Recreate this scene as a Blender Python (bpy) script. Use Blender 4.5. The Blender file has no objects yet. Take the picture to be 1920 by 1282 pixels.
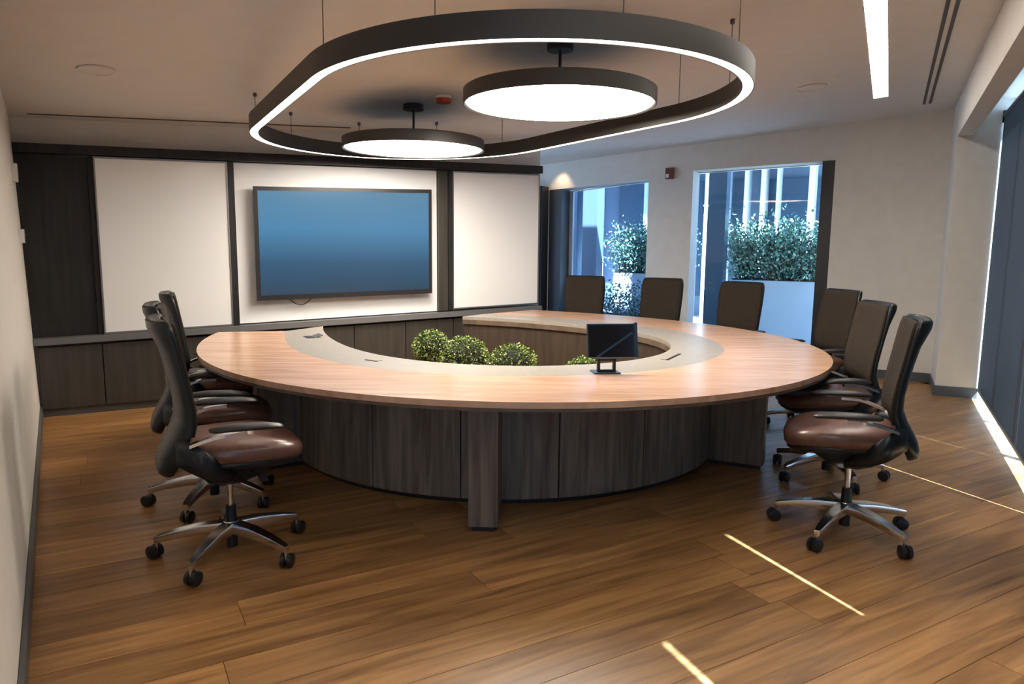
import bpy, bmesh, math, random
from mathutils import Vector, Matrix
random.seed(7)
S = bpy.context.scene
C = S.collection
pi = math.pi
def rad(a): return math.radians(a)

# ------------------------------------------------------------------ camera
CH = 1.45
f_, pit, rol = 1330.8, .1338, .010
cp, sp, cr, sr = math.cos(pit), math.sin(pit), math.cos(rol), math.sin(rol)
right = Vector((cr, sp*sr, cp*sr)); up = Vector((-sr, sp*cr, cp*cr)); fwd = Vector((0, cp, -sp))
cam = bpy.data.cameras.new('camera'); cam.sensor_width = 36; cam.lens = f_/1920*36
cam.clip_start = .05; cam.clip_end = 200
co = bpy.data.objects.new('camera', cam); C.objects.link(co); S.camera = co
M = Matrix.Identity(4)
for i, v in enumerate((right, up, -fwd)):
    for j in range(3): M[j][i] = v[j]
M[2][3] = CH
co.matrix_world = M

# ------------------------------------------------------------------ world, sun, exposure
w = bpy.data.worlds.new('sky'); S.world = w; w.use_nodes = True
wn = w.node_tree.nodes; wl = w.node_tree.links
bg = wn['Background']; bg.inputs[1].default_value = 1.0
tc = wn.new('ShaderNodeTexCoord'); sx = wn.new('ShaderNodeSeparateXYZ'); rmp = wn.new('ShaderNodeValToRGB')
wl.new(tc.outputs['Generated'], sx.inputs[0]); wl.new(sx.outputs[2], rmp.inputs[0]); wl.new(rmp.outputs[0], bg.inputs[0])
rmp.color_ramp.elements[0].position = 0; rmp.color_ramp.elements[0].color = (.42, .66, 1.0, 1)
rmp.color_ramp.elements[1].position = 1; rmp.color_ramp.elements[1].color = (.16, .36, .86, 1)
bg.inputs[1].default_value = 4.0
sd = bpy.data.lights.new('sun', 'SUN'); sd.energy = 60; sd.angle = rad(.5); sd.color = (.84, .92, 1.0)
so = bpy.data.objects.new('sun', sd); C.objects.link(so)
el = rad(51.5); sdir = Vector((-.367*math.cos(el), .93*math.cos(el), -math.sin(el)))
so.rotation_euler = sdir.to_track_quat('-Z', 'Y').to_euler(); so.location = (6, -10, 12)
S.view_settings.view_transform = 'Standard'; S.view_settings.look = 'None'
S.view_settings.exposure = 0.0; S.view_settings.gamma = 1; S.view_settings.use_curve_mapping = False
LAMP = (1.0, .90, .77)
DISC_E, RING_E, LINE_E = 27, 10, 17

# ------------------------------------------------------------------ coordinate helpers
E1 = Vector((.885, -.465, 0)); E2 = Vector((.465, .885, 0))      # window-wall frame
def P(u, v, z=0): return E1*u + E2*v + Vector((0, 0, z))
TS = Vector((.866, .5, 0)); TN = Vector((-.5, .866, 0))           # display-wall frame
def W(s, d, h): return TS*s + TN*(7.0-d) + Vector((0, 0, CH+h+.024*s))
def Wz(s, d, z): return TS*s + TN*(7.0-d) + Vector((0, 0, z))
def ceil_z(p): return CH + 1.45 + .076*(p.x*.885 - p.y*.465)

# ------------------------------------------------------------------ materials
MATS = {}
def mat(name, col=(.5, .5, .5), rough=.5, metal=0, emis=None, estr=0, spec=.5, coat=0, sheen=0):
    m = bpy.data.materials.new(name); m.use_nodes = True
    b = m.node_tree.nodes['Principled BSDF']
    b.inputs['Base Color'].default_value = (*col, 1); b.inputs['Roughness'].default_value = rough
    b.inputs['Metallic'].default_value = metal; b.inputs['Specular IOR Level'].default_value = spec
    b.inputs['Coat Weight'].default_value = coat
    b.inputs['Sheen Weight'].default_value = sheen
    if emis: b.inputs['Emission Color'].default_value = (*emis, 1); b.inputs['Emission Strength'].default_value = estr
    MATS[name] = m; return m
def noise_col(m, c1, c2, scale=(1, 1, 1), nscale=5, detail=5, bump=0, p0=.3, p1=.7, rot=(0, 0, 0), objrand=0, rvar=0, dist=0):
    nt = m.node_tree; n = nt.nodes; l = nt.links; b = n['Principled BSDF']
    t = n.new('ShaderNodeTexCoord'); mp = n.new('ShaderNodeMapping'); mp0 = n.new('ShaderNodeMapping')
    mp0.inputs['Rotation'].default_value = rot; mp.inputs['Scale'].default_value = scale
    no = n.new('ShaderNodeTexNoise'); no.inputs['Scale'].default_value = nscale; no.inputs['Detail'].default_value = detail
    no.inputs['Distortion'].default_value = dist
    r = n.new('ShaderNodeValToRGB'); r.color_ramp.elements[0].position = p0; r.color_ramp.elements[1].position = p1
    r.color_ramp.elements[0].color = (*c1, 1); r.color_ramp.elements[1].color = (*c2, 1)
    l.new(t.outputs['Object'], mp0.inputs[0]); l.new(mp0.outputs[0], mp.inputs[0])
    out = r.outputs[0]
    if objrand:
        oi = n.new('ShaderNodeObjectInfo'); ad = n.new('ShaderNodeVectorMath'); ad.operation = 'MULTIPLY_ADD'
        cb = n.new('ShaderNodeCombineXYZ')
        for k in range(3): l.new(oi.outputs['Random'], cb.inputs[k])
        ad.inputs[1].default_value = (37, 53, 71); l.new(cb.outputs[0], ad.inputs[0]); l.new(mp.outputs[0], ad.inputs[2])
        l.new(ad.outputs[0], no.inputs['Vector'])
        hs = n.new('ShaderNodeHueSaturation'); mr = n.new('ShaderNodeMapRange')
        mr.inputs[3].default_value = 1-objrand; mr.inputs[4].default_value = 1+objrand
        l.new(oi.outputs['Random'], mr.inputs[0]); l.new(mr.outputs[0], hs.inputs['Value']); l.new(r.outputs[0], hs.inputs['Color'])
        out = hs.outputs[0]
    else:
        l.new(mp.outputs[0], no.inputs['Vector'])
    l.new(no.outputs[0], r.inputs[0]); l.new(out, b.inputs['Base Color'])
    if bump:
        bp = n.new('ShaderNodeBump'); bp.inputs['Strength'].default_value = bump; bp.inputs['Distance'].default_value = .01
        l.new(no.outputs[0], bp.inputs['Height']); l.new(bp.outputs[0], b.inputs['Normal'])
    if rvar:
        mr2 = n.new('ShaderNodeMapRange'); base = b.inputs['Roughness'].default_value
        mr2.inputs[3].default_value = base-rvar; mr2.inputs[4].default_value = base+rvar
        l.new(no.outputs[0], mr2.inputs[0]); l.new(mr2.outputs[0], b.inputs['Roughness'])
    return m
PL = rad(30)   # plank direction (x axis rotated by 30 degrees)
floor_m = noise_col(mat('oak_plank', rough=.36, spec=.45), (.15, .066, .022), (.56, .295, .11), (.9, 11, 1), 1.9, 9, .12, .22, .80, (0, 0, -PL), .22, .06, .6)
gap_m = mat('plank_joint', (.05, .03, .02), .8)
plaster = noise_col(mat('painted_plaster', rough=.75), (.64, .60, .54), (.68, .64, .58), (1, 1, 1), 8, 2, .01)
ceil_m = noise_col(mat('ceiling_paint', rough=.85), (.66, .63, .60), (.69, .66, .63), (1, 1, 1), 6, 2)
bulk_m = ceil_m
skirt = mat('dark_skirting', (.075, .08, .085), .4)
dwood = noise_col(mat('dark_stained_veneer', rough=.42, spec=.35), (.010, .0095, .0095), (.024, .023, .023), (14, 14, 1), 2, 5, .05, .3, .7)
cwood = noise_col(mat('cabinet_veneer', rough=.42), (.030, .027, .023), (.050, .045, .038), (14, 14, 1), 2, 5, .04, .3, .7)
ledge_m = mat('ledge_laminate', (.13, .13, .135), .4)
black_m = mat('black_metal', (.02, .02, .022), .4, .3)
wb_m = mat('whiteboard_enamel', (.78, .79, .80), .12, spec=.5)
bp_m = mat('white_back_panel', (.84, .85, .86), .38)
alu = mat('brushed_aluminium', (.30, .30, .31), .35, .8)
tvb = mat('display_bezel', (.018, .018, .02), .3)
topw = noise_col(mat('walnut_tabletop', rough=.24, spec=.5), (.44, .25, .155), (.66, .43, .295), (1.0, 9, 1), 2.2, 6, .02, .25, .75, (0, 0, 0), 0, .04, .8)
edgew = noise_col(mat('walnut_edge', rough=.35), (.09, .065, .05), (.15, .11, .08), (1, 1, 1), 12, 4)
band_m = noise_col(mat('taupe_inlay', rough=.34), (.26, .24, .21), (.30, .275, .24), (1, 1, 1), 30, 3)
drumw = noise_col(mat('weathered_walnut', rough=.45), (.06, .042, .03), (.30, .245, .195), (13, 13, .9), 1.7, 7, .12, .22, .8, (0, 0, 0), .12, .05, .7)
linerw = noise_col(mat('inner_apron_veneer', rough=.5), (.030, .021, .015), (.058, .042, .029), (10, 10, 1), 2, 5)
leather = noise_col(mat('brown_leather', rough=.30, spec=.6), (.12, .060, .045), (.16, .082, .062), (1, 1, 1), 40, 4, .06)
meshf = noise_col(mat('brown_grey_mesh', rough=.8, spec=.2), (.020, .0155, .012), (.042, .032, .024), (1, 1, 1), 260, 2, .3, .4, .6)
shell = mat('charcoal_shell', (.010, .014, .019), .33, spec=.4)
padm = mat('arm_pad', (.022, .022, .024), .38)
chrome = mat('polished_aluminium', (.72, .73, .74), .18, 1)
rubber = mat('caster_black', (.016, .018, .02), .35)
lampm = mat('lamp_housing', (.055, .05, .045), .45, .2)
glow_d = mat('disc_diffuser', (.9, .9, .9), .5, emis=LAMP, estr=DISC_E)
glow_r = mat('ring_diffuser', (.9, .9, .9), .5, emis=LAMP, estr=RING_E)
glow_l = mat('line_diffuser', (.9, .9, .9), .5, emis=(1, .93, .84), estr=LINE_E)
glow_s = mat('downlight_lens', (.9, .9, .9), .5, emis=(1, .8, .55), estr=14)
whitep = mat('white_plastic', (.7, .69, .67), .4)
redp = mat('red_plastic', (.45, .05, .02), .4)
maroon = mat('maroon_plastic', (.13, .03, .025), .4)
wire_m = mat('steel_wire', (.12, .11, .1), .4, .6)
leafs = [mat('leaf_light', (.26, .36, .06), .5), mat('leaf_mid', (.10, .17, .03), .5), mat('leaf_dark', (.03, .055, .015), .5), mat('leaf_pale', (.45, .46, .25), .5)]
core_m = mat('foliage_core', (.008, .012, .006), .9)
pot_m = mat('black_pot', (.03, .03, .03), .4)
soil_m = noise_col(mat('soil', rough=.9), (.03, .02, .012), (.07, .05, .03), (1, 1, 1), 60, 3, .3)
screenb = mat('black_glass', (.008, .008, .01), .12)
navy = mat('navy_case', (.02, .045, .09), .35)
conc = noise_col(mat('terrace_paving', rough=.8), (.30, .31, .32), (.40, .41, .42), (1, 1, 1), 3, 4)
facade = mat('facade_cladding', (.15, .20, .26), .6)
facade2 = mat('facade_dark_glass', (.05, .09, .13), .25)
facade_l = mat('pale_fin', (.75, .77, .8), .6)
planterw = mat('white_planter_paint', (.66, .70, .76), .55)
shrubs = [mat('shrub_light', (.34, .55, .36), .5), mat('shrub_mid', (.18, .34, .24), .5), mat('shrub_dark', (.08, .16, .13), .5)]
frame_m = mat('window_frame_dark', (.03, .03, .033), .35, .2)
frame_s = mat('window_frame_silver', (.5, .52, .55), .35, .5)

def glass(name, tint=(1, 1, 1)):
    m = bpy.data.materials.new(name); m.use_nodes = True; n = m.node_tree.nodes; l = m.node_tree.links
    n.remove(n['Principled BSDF'])
    tr = n.new('ShaderNodeBsdfTransparent'); tr.inputs[0].default_value = (*tint, 1)
    gl = n.new('ShaderNodeBsdfGlossy'); gl.inputs['Roughness'].default_value = .02
    fr = n.new('ShaderNodeFresnel'); fr.inputs[0].default_value = 1.45
    mx = n.new('ShaderNodeMixShader'); 
    ge = n.new('ShaderNodeNewGeometry'); sb = n.new('ShaderNodeMath'); sb.operation = 'SUBTRACT'; sb.use_clamp = True
    l.new(fr.outputs[0], sb.inputs[0]); l.new(ge.outputs['Backfacing'], sb.inputs[1]); l.new(sb.outputs[0], mx.inputs[0]); l.new(tr.outputs[0], mx.inputs[1]); l.new(gl.outputs[0], mx.inputs[2])
    l.new(mx.outputs[0], n['Material Output'].inputs[0]); return m
pane_m = glass('clear_pane', (.80, .92, 1.0)); pane2_m = glass('tinted_pane', (.62, .74, .86))
# roller fabric: dark screen weave, slightly translucent
blind_m = bpy.data.materials.new('screen_fabric'); blind_m.use_nodes = True
n = blind_m.node_tree.nodes; l = blind_m.node_tree.links
tl = n.new('ShaderNodeBsdfTranslucent'); tl.inputs[0].default_value = (.16, .185, .20, 1)
n['Principled BSDF'].inputs['Base Color'].default_value = (.05, .056, .062, 1); n['Principled BSDF'].inputs['Roughness'].default_value = .6
ads = n.new('ShaderNodeMixShader'); ads.inputs[0].default_value = .30
l.new(n['Principled BSDF'].outputs[0], ads.inputs[1]); l.new(tl.outputs[0], ads.inputs[2]); l.new(ads.outputs[0], n['Material Output'].inputs[0])
# display: window daylight reflection painted as a glowing blue gradient
scr_m = mat('display_reflection_glow', (.01, .01, .012), .12)
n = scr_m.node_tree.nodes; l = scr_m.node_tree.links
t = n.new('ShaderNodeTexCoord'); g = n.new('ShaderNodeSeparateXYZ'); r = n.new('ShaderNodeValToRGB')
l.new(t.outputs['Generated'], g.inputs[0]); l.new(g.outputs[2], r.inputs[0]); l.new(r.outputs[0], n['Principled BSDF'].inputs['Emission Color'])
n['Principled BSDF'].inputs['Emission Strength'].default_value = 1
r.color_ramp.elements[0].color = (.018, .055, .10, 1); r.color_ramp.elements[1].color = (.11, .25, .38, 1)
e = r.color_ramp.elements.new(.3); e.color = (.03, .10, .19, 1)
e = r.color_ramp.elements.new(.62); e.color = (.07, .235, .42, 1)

# ------------------------------------------------------------------ mesh helpers
def prop(o, label=None, cat=None, group=None, kind=None):
    if label: o['label'] = label
    if cat: o['category'] = cat
    if group: o['group'] = group
    if kind: o['kind'] = kind
    return o
def thing(name, label, cat, loc=(0, 0, 0), rz=0, group=None):
    o = bpy.data.objects.new(name, None); C.objects.link(o); o.empty_display_size = .1
    o.location = loc; o.rotation_euler = (0, 0, rz)
    return prop(o, label, cat, group)
def root_mat(p):
    m = Matrix.Identity(4)
    while p is not None:
        m = (Matrix.Translation(p.location) @ p.rotation_euler.to_matrix().to_4x4()) @ m; p = p.parent
    return m
def obj(name, bm, m, parent=None, world=False, smooth=False, recalc=True):
    if recalc: bmesh.ops.recalc_face_normals(bm, faces=bm.faces)
    me = bpy.data.meshes.new(name); bm.to_mesh(me); bm.free()
    ms = m if isinstance(m, (list, tuple)) else [m]
    for k in ms: me.materials.append(k)
    if world and parent is not None: me.transform(root_mat(parent).inverted())
    o = bpy.data.objects.new(name, me); C.objects.link(o)
    if parent is not None: o.parent = parent
    if smooth:
        me.polygons.foreach_set('use_smooth', [True]*len(me.polygons))
        if smooth != 'all':
            try: me.set_sharp_from_angle(angle=rad(40))
            except Exception: pass
    return o
def BM(): return bmesh.new()
def hexa(bm, pts, mi=0):
    """eight points: bottom ring 4, top ring 4"""
    v = [bm.verts.new(p) for p in pts]
    for q in ((3, 2, 1, 0), (4, 5, 6, 7), (0, 1, 5, 4), (1, 2, 6, 5), (2, 3, 7, 6), (3, 0, 4, 7)):
        f = bm.faces.new([v[i] for i in q]); f.material_index = mi
    return v
def box(bm, c, s, rot=None, mi=0):
    h = [x/2 for x in s]; pts = []
    for z in (-1, 1):
        for x, y in ((-1, -1), (1, -1), (1, 1), (-1, 1)):
            p = Vector((x*h[0], y*h[1], z*h[2]))
            if rot is not None: p = rot @ p
            pts.append(p+Vector(c))
    return hexa(bm, pts, mi)
def ubox(bm, u0, u1, v0, v1, z0, z1):
    return hexa(bm, [P(u0, v0, z0), P(u1, v0, z0), P(u1, v1, z0), P(u0, v1, z0), P(u0, v0, z1), P(u1, v0, z1), P(u1, v1, z1), P(u0, v1, z1)])
def wbox(bm, s0, s1, d0, d1, h0, h1):
    return hexa(bm, [W(s0, d0, h0), W(s1, d0, h0), W(s1, d1, h0), W(s0, d1, h0), W(s0, d0, h1), W(s1, d0, h1), W(s1, d1, h1), W(s0, d1, h1)])
def bevel(bm, w=.003, seg=1, ang=30):
    es = [e for e in bm.edges if len(e.link_faces) == 2 and e.calc_face_angle(0) > rad(ang)]
    bmesh.ops.bevel(bm, geom=es, offset=w, segments=seg, affect='EDGES', clamp_overlap=True)
def prism(bm, poly, z0, z1):
    """poly: list of Vector2-like; z0, z1 numbers or functions of the point"""
    fz = lambda z, p: z(p) if callable(z) else z
    a = [bm.verts.new((p[0], p[1], fz(z0, Vector((p[0], p[1], 0))))) for p in poly]
    b = [bm.verts.new((p[0], p[1], fz(z1, Vector((p[0], p[1], 0))))) for p in poly]
    bm.faces.new(a[::-1]); bm.faces.new(b); n = len(poly)
    for i in range(n): bm.faces.new([a[i], a[(i+1) % n], b[(i+1) % n], b[i]])
def lathe(bm, prof, seg=24, c=(0, 0, 0), cap=True):
    rings = []
    for r_, z in prof:
        rings.append([bm.verts.new((c[0]+r_*math.cos(2*pi*k/seg), c[1]+r_*math.sin(2*pi*k/seg), c[2]+z)) for k in range(seg)])
    for a, b in zip(rings[:-1], rings[1:]):
        for k in range(seg): bm.faces.new([a[k], a[(k+1) % seg], b[(k+1) % seg], b[k]])
    if cap: bm.faces.new(rings[0][::-1]); bm.faces.new(rings[-1])
def tube(bm, pts, rr, seg=8, cap=True):
    pts = [Vector(p) for p in pts]; rings = []
    for i, p in enumerate(pts):
        t = (pts[min(i+1, len(pts)-1)]-pts[max(i-1, 0)]).normalized()
        a = Vector((0, 0, 1)) if abs(t.z) < .9 else Vector((1, 0, 0))
        x = t.cross(a).normalized(); y = t.cross(x)
        r_ = rr[i] if isinstance(rr, (list, tuple)) else rr
        rings.append([bm.verts.new(p+(x*math.cos(2*pi*k/seg)+y*math.sin(2*pi*k/seg))*r_) for k in range(seg)])
    for a, b in zip(rings[:-1], rings[1:]):
        for k in range(seg): bm.faces.new([a[k], a[(k+1) % seg], b[(k+1) % seg], b[k]])
    if cap: bm.faces.new(rings[0][::-1]); bm.faces.new(rings[-1])
def loft(bm, rings, cap=True, closed=True):
    vs = [[bm.verts.new(p) for p in r_] for r_ in rings]; n = len(vs[0])
    for a, b in zip(vs[:-1], vs[1:]):
        for k in range(n if closed else n-1): bm.faces.new([a[k], a[(k+1) % n], b[(k+1) % n], b[k]])
    if cap: bm.faces.new(vs[0][::-1]); bm.faces.new(vs[-1])
def dup(o, parent=None):
    c = o.copy(); C.objects.link(c)
    if parent is not None: c.parent = parent
    for ch in o.children: dup(ch, c)
    return c
def interp(tab, x):
    if x <= tab[0][0]: return tab[0][1]
    for (a, b), (c_, d) in zip(tab[:-1], tab[1:]):
        if x <= c_: return b+(d-b)*(x-a)/(c_-a)
    return tab[-1][1]

# ================================================================== STRUCTURE
# left wall line: through Q0 with direction D (towards the camera)
Q0 = Vector((-3.94, 5.81, 0)); D = Vector((.540, -.842, 0)); NL = Vector((-.842, -.540, 0))
LEND = 5.95
# --- floor slab and planks
bm = BM()
flo = [P(1.25, -3.2), P(1.25, 9.3), P(-6.4, 9.3), Q0+NL*.12-D*.9, Q0+D*LEND+NL*.12, Vector((-2.6, .75, 0)), Vector((-2.6, -3.4, 0))]
prism(bm, flo, -.14, -.014)
floor = prop(obj('floor', bm, gap_m), kind='structure')
def clip_poly(poly, pt, nrm):       # keep side where (x-pt).nrm <= 0
    out = []
    for i in range(len(poly)):
        a, b = poly[i], poly[(i+1) % len(poly)]; da, db = (a-pt).dot(nrm), (b-pt).dot(nrm)
        if da <= 0: out.append(a)
        if (da < 0 < db) or (db < 0 < da): out.append(a+(b-a)*(da/(da-db)))
    return out
PD = TS.copy(); PN = TN.copy()
row = 0; npl = 0; pw = .215; n0 = -1.8
while n0 < 8.2:
    s = -3.6 - random.random()*1.6
    while s < 6.5:
        Ln = random.uniform(1.9, 2.7); g_ = .0012
        poly = [PD*(s+g_)+PN*(n0+g_), PD*(s+Ln-g_)+PN*(n0+g_), PD*(s+Ln-g_)+PN*(n0+pw-g_), PD*(s+g_)+PN*(n0+pw-g_)]
        for pt, nr in ((Q0+NL*.02, NL), (P(.87+.13, 0), E1), (P(0, 9.06), E2)):
            if len(poly) > 2: poly = clip_poly(poly, pt, nr)
        behind = len(poly) > 2 and all((q.dot(TN) > 7.1 and q.dot(TS) < 4.25) for q in poly)
        if len(poly) > 2 and not behind and sum(((poly[i]-poly[0]).cross(poly[i+1]-poly[0])).length for i in range(1, len(poly)-1))/2 > .004 \
           and any(q.y > -.9 for q in poly):
            c = sum(poly, Vector())/len(poly)
            bm = BM(); prism(bm, [q-c for q in poly], -.0135, 0)
            o = obj('plank', bm, floor_m, floor); o.location = c; npl += 1
        s += Ln
    n0 += pw; row += 1
print('planks', npl)

# --- walls
def wallprism(name, pts, z0, ztop, m=plaster):
    bm = BM(); prism(bm, pts, z0, ztop)
    return prop(obj(name, bm, m), kind='structure')
# left wall, leaning out slightly towards the top
bm = BM()
a0 = Q0-D*.30; a1 = Q0+D*LEND
lean = .058
pts = []
for z, off in ((0, 0), (None, lean)):
    for q, th in ((a0, 0), (a1, 0), (a1, .12), (a0, .12)):
        zz = 0 if z == 0 else ceil_z(q+NL*off)+.02
        pts.append(q+NL*(off+th)+Vector((0, 0, zz)))
hexa(bm, pts)
wall_left = prop(obj('wall_left', bm, plaster), kind='structure')
bm = BM()
pts = [Q0-D*.0+NL*0, a1, a1-NL*.016, Q0-NL*.016]
prism(bm, pts, 0, .10); bevel(bm, .003)
prop(obj('baseboard_left', bm, skirt), kind='structure')
# return walls that close the room behind the camera
wallprism('wall_front', [a1+NL*.02, Vector((-2.6, .80, 0)), Vector((-2.6, .66, 0)), a1+NL*.02+Vector((0, -.13, 0))], 0, lambda p: ceil_z(p)+.02)
wallprism('wall_side', [Vector((-2.6, .80, 0)), Vector((-2.72, .80, 0)), Vector((-2.72, -3.4, 0)), Vector((-2.6, -3.4, 0))], 0, lambda p: ceil_z(p)+.02)
wallprism('wall_rear', [Vector((-2.72, -3.2, 0)), Vector((-2.72, -3.35, 0)), P(1.2, -3.6), P(1.2, -3.45)], 0, lambda p: 3.26)
# --- display wall (structure behind the joinery) with its bulkhead
bm = BM()
A, B = -.62, 4.40
low = [TS*A+TN*7.02, TS*B+TN*7.02, TS*B+TN*7.16, TS*A+TN*7.16]
prism(bm, low, 0, lambda p: ceil_z(p)+.02)
prop(obj('wall_back', bm, bulk_m), kind='structure')
# --- window wall with two openings.  v = 9.07 inner face
V0, V1 = 9.07, 9.40
zt1 = lambda u: CH+.88+(u+2.80)*.076
zt2 = lambda u: CH+.985+(u+1.42)*.03
bm = BM()
def wseg(bm, u0, u1, za0, za1, zb0, zb1, v0=V0, v1=V1):
    hexa(bm, [P(u0, v0, za0), P(u1, v0, za1), P(u1, v1, za1), P(u0, v1, za0), P(u0, v0, zb0), P(u1, v0, zb1), P(u1, v1, zb1), P(u0, v1, zb0)])
cz = lambda u: ceil_z(P(u, V0))+.02
wseg(bm, -6.6, -4.20, 0, 0, cz(-6.6), cz(-4.20))
wseg(bm, -4.20, -2.80, zt1(-4.2), zt1(-2.8), cz(-4.2), cz(-2.8))
wseg(bm, -2.80, -2.233, 0, 0, cz(-2.8), cz(-2.233))
wseg(bm, -2.233, -.612, zt2(-2.233), zt2(-.612), cz(-2.233), cz(-.612))
prop(obj('wall_window', bm, plaster), kind='structure')
bm = BM(); wseg(bm, -.612, .52, 0, 0, cz(-.612), cz(.52), V0-.035)
prop(obj('wall_corner', bm, plaster), kind='structure')
bm = BM(); ubox(bm, -.60, .49, V0-.05, V0-.036, 0, .10); ubox(bm, -2.79, -2.24, V0-.016, V0-.001, 0, .10)
prop(obj('baseboard_window', bm, skirt), kind='structure')
# pier at the right
bm = BM(); ubox(bm, .507, 1.16, 8.26, V1, 0, 3.05)
prop(obj('wall_pier', bm, plaster), kind='structure')
bm = BM(); ubox(bm, .49, .506, 8.245, 9.03, 0, .10); ubox(bm, .49, .87, 8.244, 8.259, 0, .10)
prop(obj('baseboard_pier', bm, skirt), kind='structure')
# --- ceiling slab, drop and blind pocket
bm = BM()
poly = [P(.505, -3.5), P(.505, 9.45), P(-6.7, 9.45), Q0-D*.5+NL*.3, a1+NL*.3, Vector((-2.9, .9, 0)), Vector((-2.9, -3.5, 0))]
prism(bm, poly, ceil_z, lambda p: ceil_z(p)+.12)
ceiling = prop(obj('ceiling', bm, ceil_m), kind='structure')
SOF = CH+1.10
bm = BM(); ubox(bm, .506, .64, -3.5, 8.258, SOF, 3.26)
prop(obj('trim_1', bm, plaster), kind='structure')
bm = BM(); ubox(bm, .64, 1.08, -3.5, 9.4, CH+1.42, CH+1.56)
prop(obj('trim_2', bm, plaster), kind='structure')

# ================================================================== RIGHT WINDOW, BLINDS
GAPS = [8.26, 7.0, 5.85, 4.63, 3.43, 2.29, 1.15, 0.0, -1.15, -2.3, -3.4]
win = prop(bpy.data.objects.new('window_1', None), kind='structure'); C.objects.link(win); win.location = P(1.05, 2.5)
bm = BM(); ubox(bm, 1.00, 1.07, -3.4, 8.25, 0.0, .05); ubox(bm, 1.00, 1.07, -3.4, 8.25, CH+1.37, CH+1.42)
obj('window_frame', bm, frame_m, win, True)
for v in GAPS[1:]:
    bm = BM(); ubox(bm, 1.01, 1.06, v-.025, v+.025, .05, CH+1.37); obj('mullion', bm, frame_m, win, True)
bm = BM(); ubox(bm, .985, 1.0, 2.29-.22, 2.29-.08, 0.01, 1.62); obj('sun_block_post', bm, frame_m, win, True)  # unseen post, added outside a blind gap to shorten its sun streak
for a, b in zip(GAPS[1:], GAPS[:-1]):
    bm = BM(); ubox(bm, 1.03, 1.036, a+.025, min(b, 8.28)-.025, .05, CH+1.37); obj('pane', bm, pane_m, win, True)
# tall unseen strip outside a blind gap, blocking its sun streak
bm = BM(); ubox(bm, .985, 1.0, 3.43-.22, 3.43-.02, 0.01, CH+1.37); prop(obj('gap_block_strip', bm, frame_m), kind='structure')
ordn = ['beside the white pier, farthest from the camera', 'second from the white pier', 'third from the white pier', 'fourth from the white pier', 'fifth from the white pier', 'sixth from the white pier', 'seventh from the white pier', 'nearest the camera, eighth from the white pier']
gw = .006
GW = {1.15: .015, 2.29: .009, 3.43: .0005, 5.85: .0025, 7.0: .0005}
for i in range(8):
    b, a = GAPS[i], GAPS[i+1]
    if i == 0: b = 8.256
    ga, gb = GW.get(a, gw), GW.get(b, gw)
    t = thing('roller_blind', 'charcoal screen roller blind '+ordn[i], 'blind', P(.87, (a+b)/2, .09), 0, 'roller blinds along the right windows')
    bm = BM(); ubox(bm, .869, .8715, a+ga, b-gb, .11, CH+1.265); obj('blind_fabric', bm, blind_m, t, True)
    bm = BM(); ubox(bm, .86, .88, a+ga, b-gb, .09, .112); bevel(bm, .003); obj('bottom_bar', bm, alu, t, True)
    bm = BM(); tube(bm, [P(.888, a+ga+.01, CH+1.265), P(.888, b-gb-.01, CH+1.265)], .032, 14); obj('roller_tube', bm, black_m, t, True, smooth=True)
    for q0 in (b-gb-.012, a+ga):
        bm = BM(); ubox(bm, .855, .925, q0, q0+.012, CH+1.20, CH+1.31); obj('bracket', bm, black_m, t, True)

# ================================================================== WINDOW WALL FRAMES
def window_unit(name, u0, u1, zt, v, frame_l, frame_r, sl, sr_, pane, mull=()):
    w_ = prop(bpy.data.objects.new(name, None), kind='structure'); C.objects.link(w_); w_.location = P((u0+u1)/2, v)
    bm = BM()
    wseg(bm, u0+frame_l, u1-frame_r, zt(u0)-.012, zt(u1)-.012, zt(u0), zt(u1), v, v+.06)
    ubox(bm, u0+frame_l, u1-frame_r, v, v+.06, 0, .06)
    obj('window_frame', bm, frame_s, w_, True)
    if frame_l: bm = BM(); wseg(bm, u0, u0+frame_l, 0, 0, zt(u0), zt(u0+frame_l), sl, v+.06); obj('jamb', bm, frame_m, w_, True)
    if frame_r: bm = BM(); wseg(bm, u1-frame_r, u1, 0, 0, zt(u1-frame_r), zt(u1), sr_, v+.06); obj('jamb', bm, frame_m, w_, True)
    us = [u0+frame_l]+list(mull)+[u1-frame_r]
    for m_ in mull:
        bm = BM(); wseg(bm, m_-.025, m_+.025, .06, .06, zt(m_)-.012, zt(m_)-.012, v, v+.06); obj('mullion', bm, frame_s, w_, True)
    for a, b in zip(us[:-1], us[1:]):
        bm = BM(); wseg(bm, a, b, .06, .06, zt(a)-.012, zt(b)-.012, v+.03, v+.035); obj('pane', bm, pane, w_, True)
    return w_
window_unit('window_2', -4.20, -2.80, zt1, V0+.26, .18, 0, V0-.01, V0, pane2_m, (-3.985,))
window_unit('window_3', -2.233, -.612, zt2, V0+.27, 0, .135, V0, V0-.03, pane_m)

# ================================================================== DISPLAY WALL JOINERY
def SL(z): return -.497-.058*z/2.45
def to_wall(bm, smax=-.40):
    for v in bm.verts:
        s_ = v.co.dot(TS)
        if s_ < smax: v.co += TS*(SL(v.co.z)-s_)
# top track beam
bm = BM(); wbox(bm, -.50, 4.35, .0, .12, .795, .885)
for v in bm.verts:       # follows the photo's slightly converging top edge
    s_ = v.co.dot(TS)
    if v.co.z > CH+.84+.024*s_: v.co.z = CH+(.760+.0263*(s_+.5)) + .008
    else: v.co.z = CH+.705+.024*(s_+.0)+.004
to_wall(bm, -.45)
prop(obj('panel_head_track', bm, dwood), 'long dark timber head track across the top of the display wall', 'track')
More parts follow.
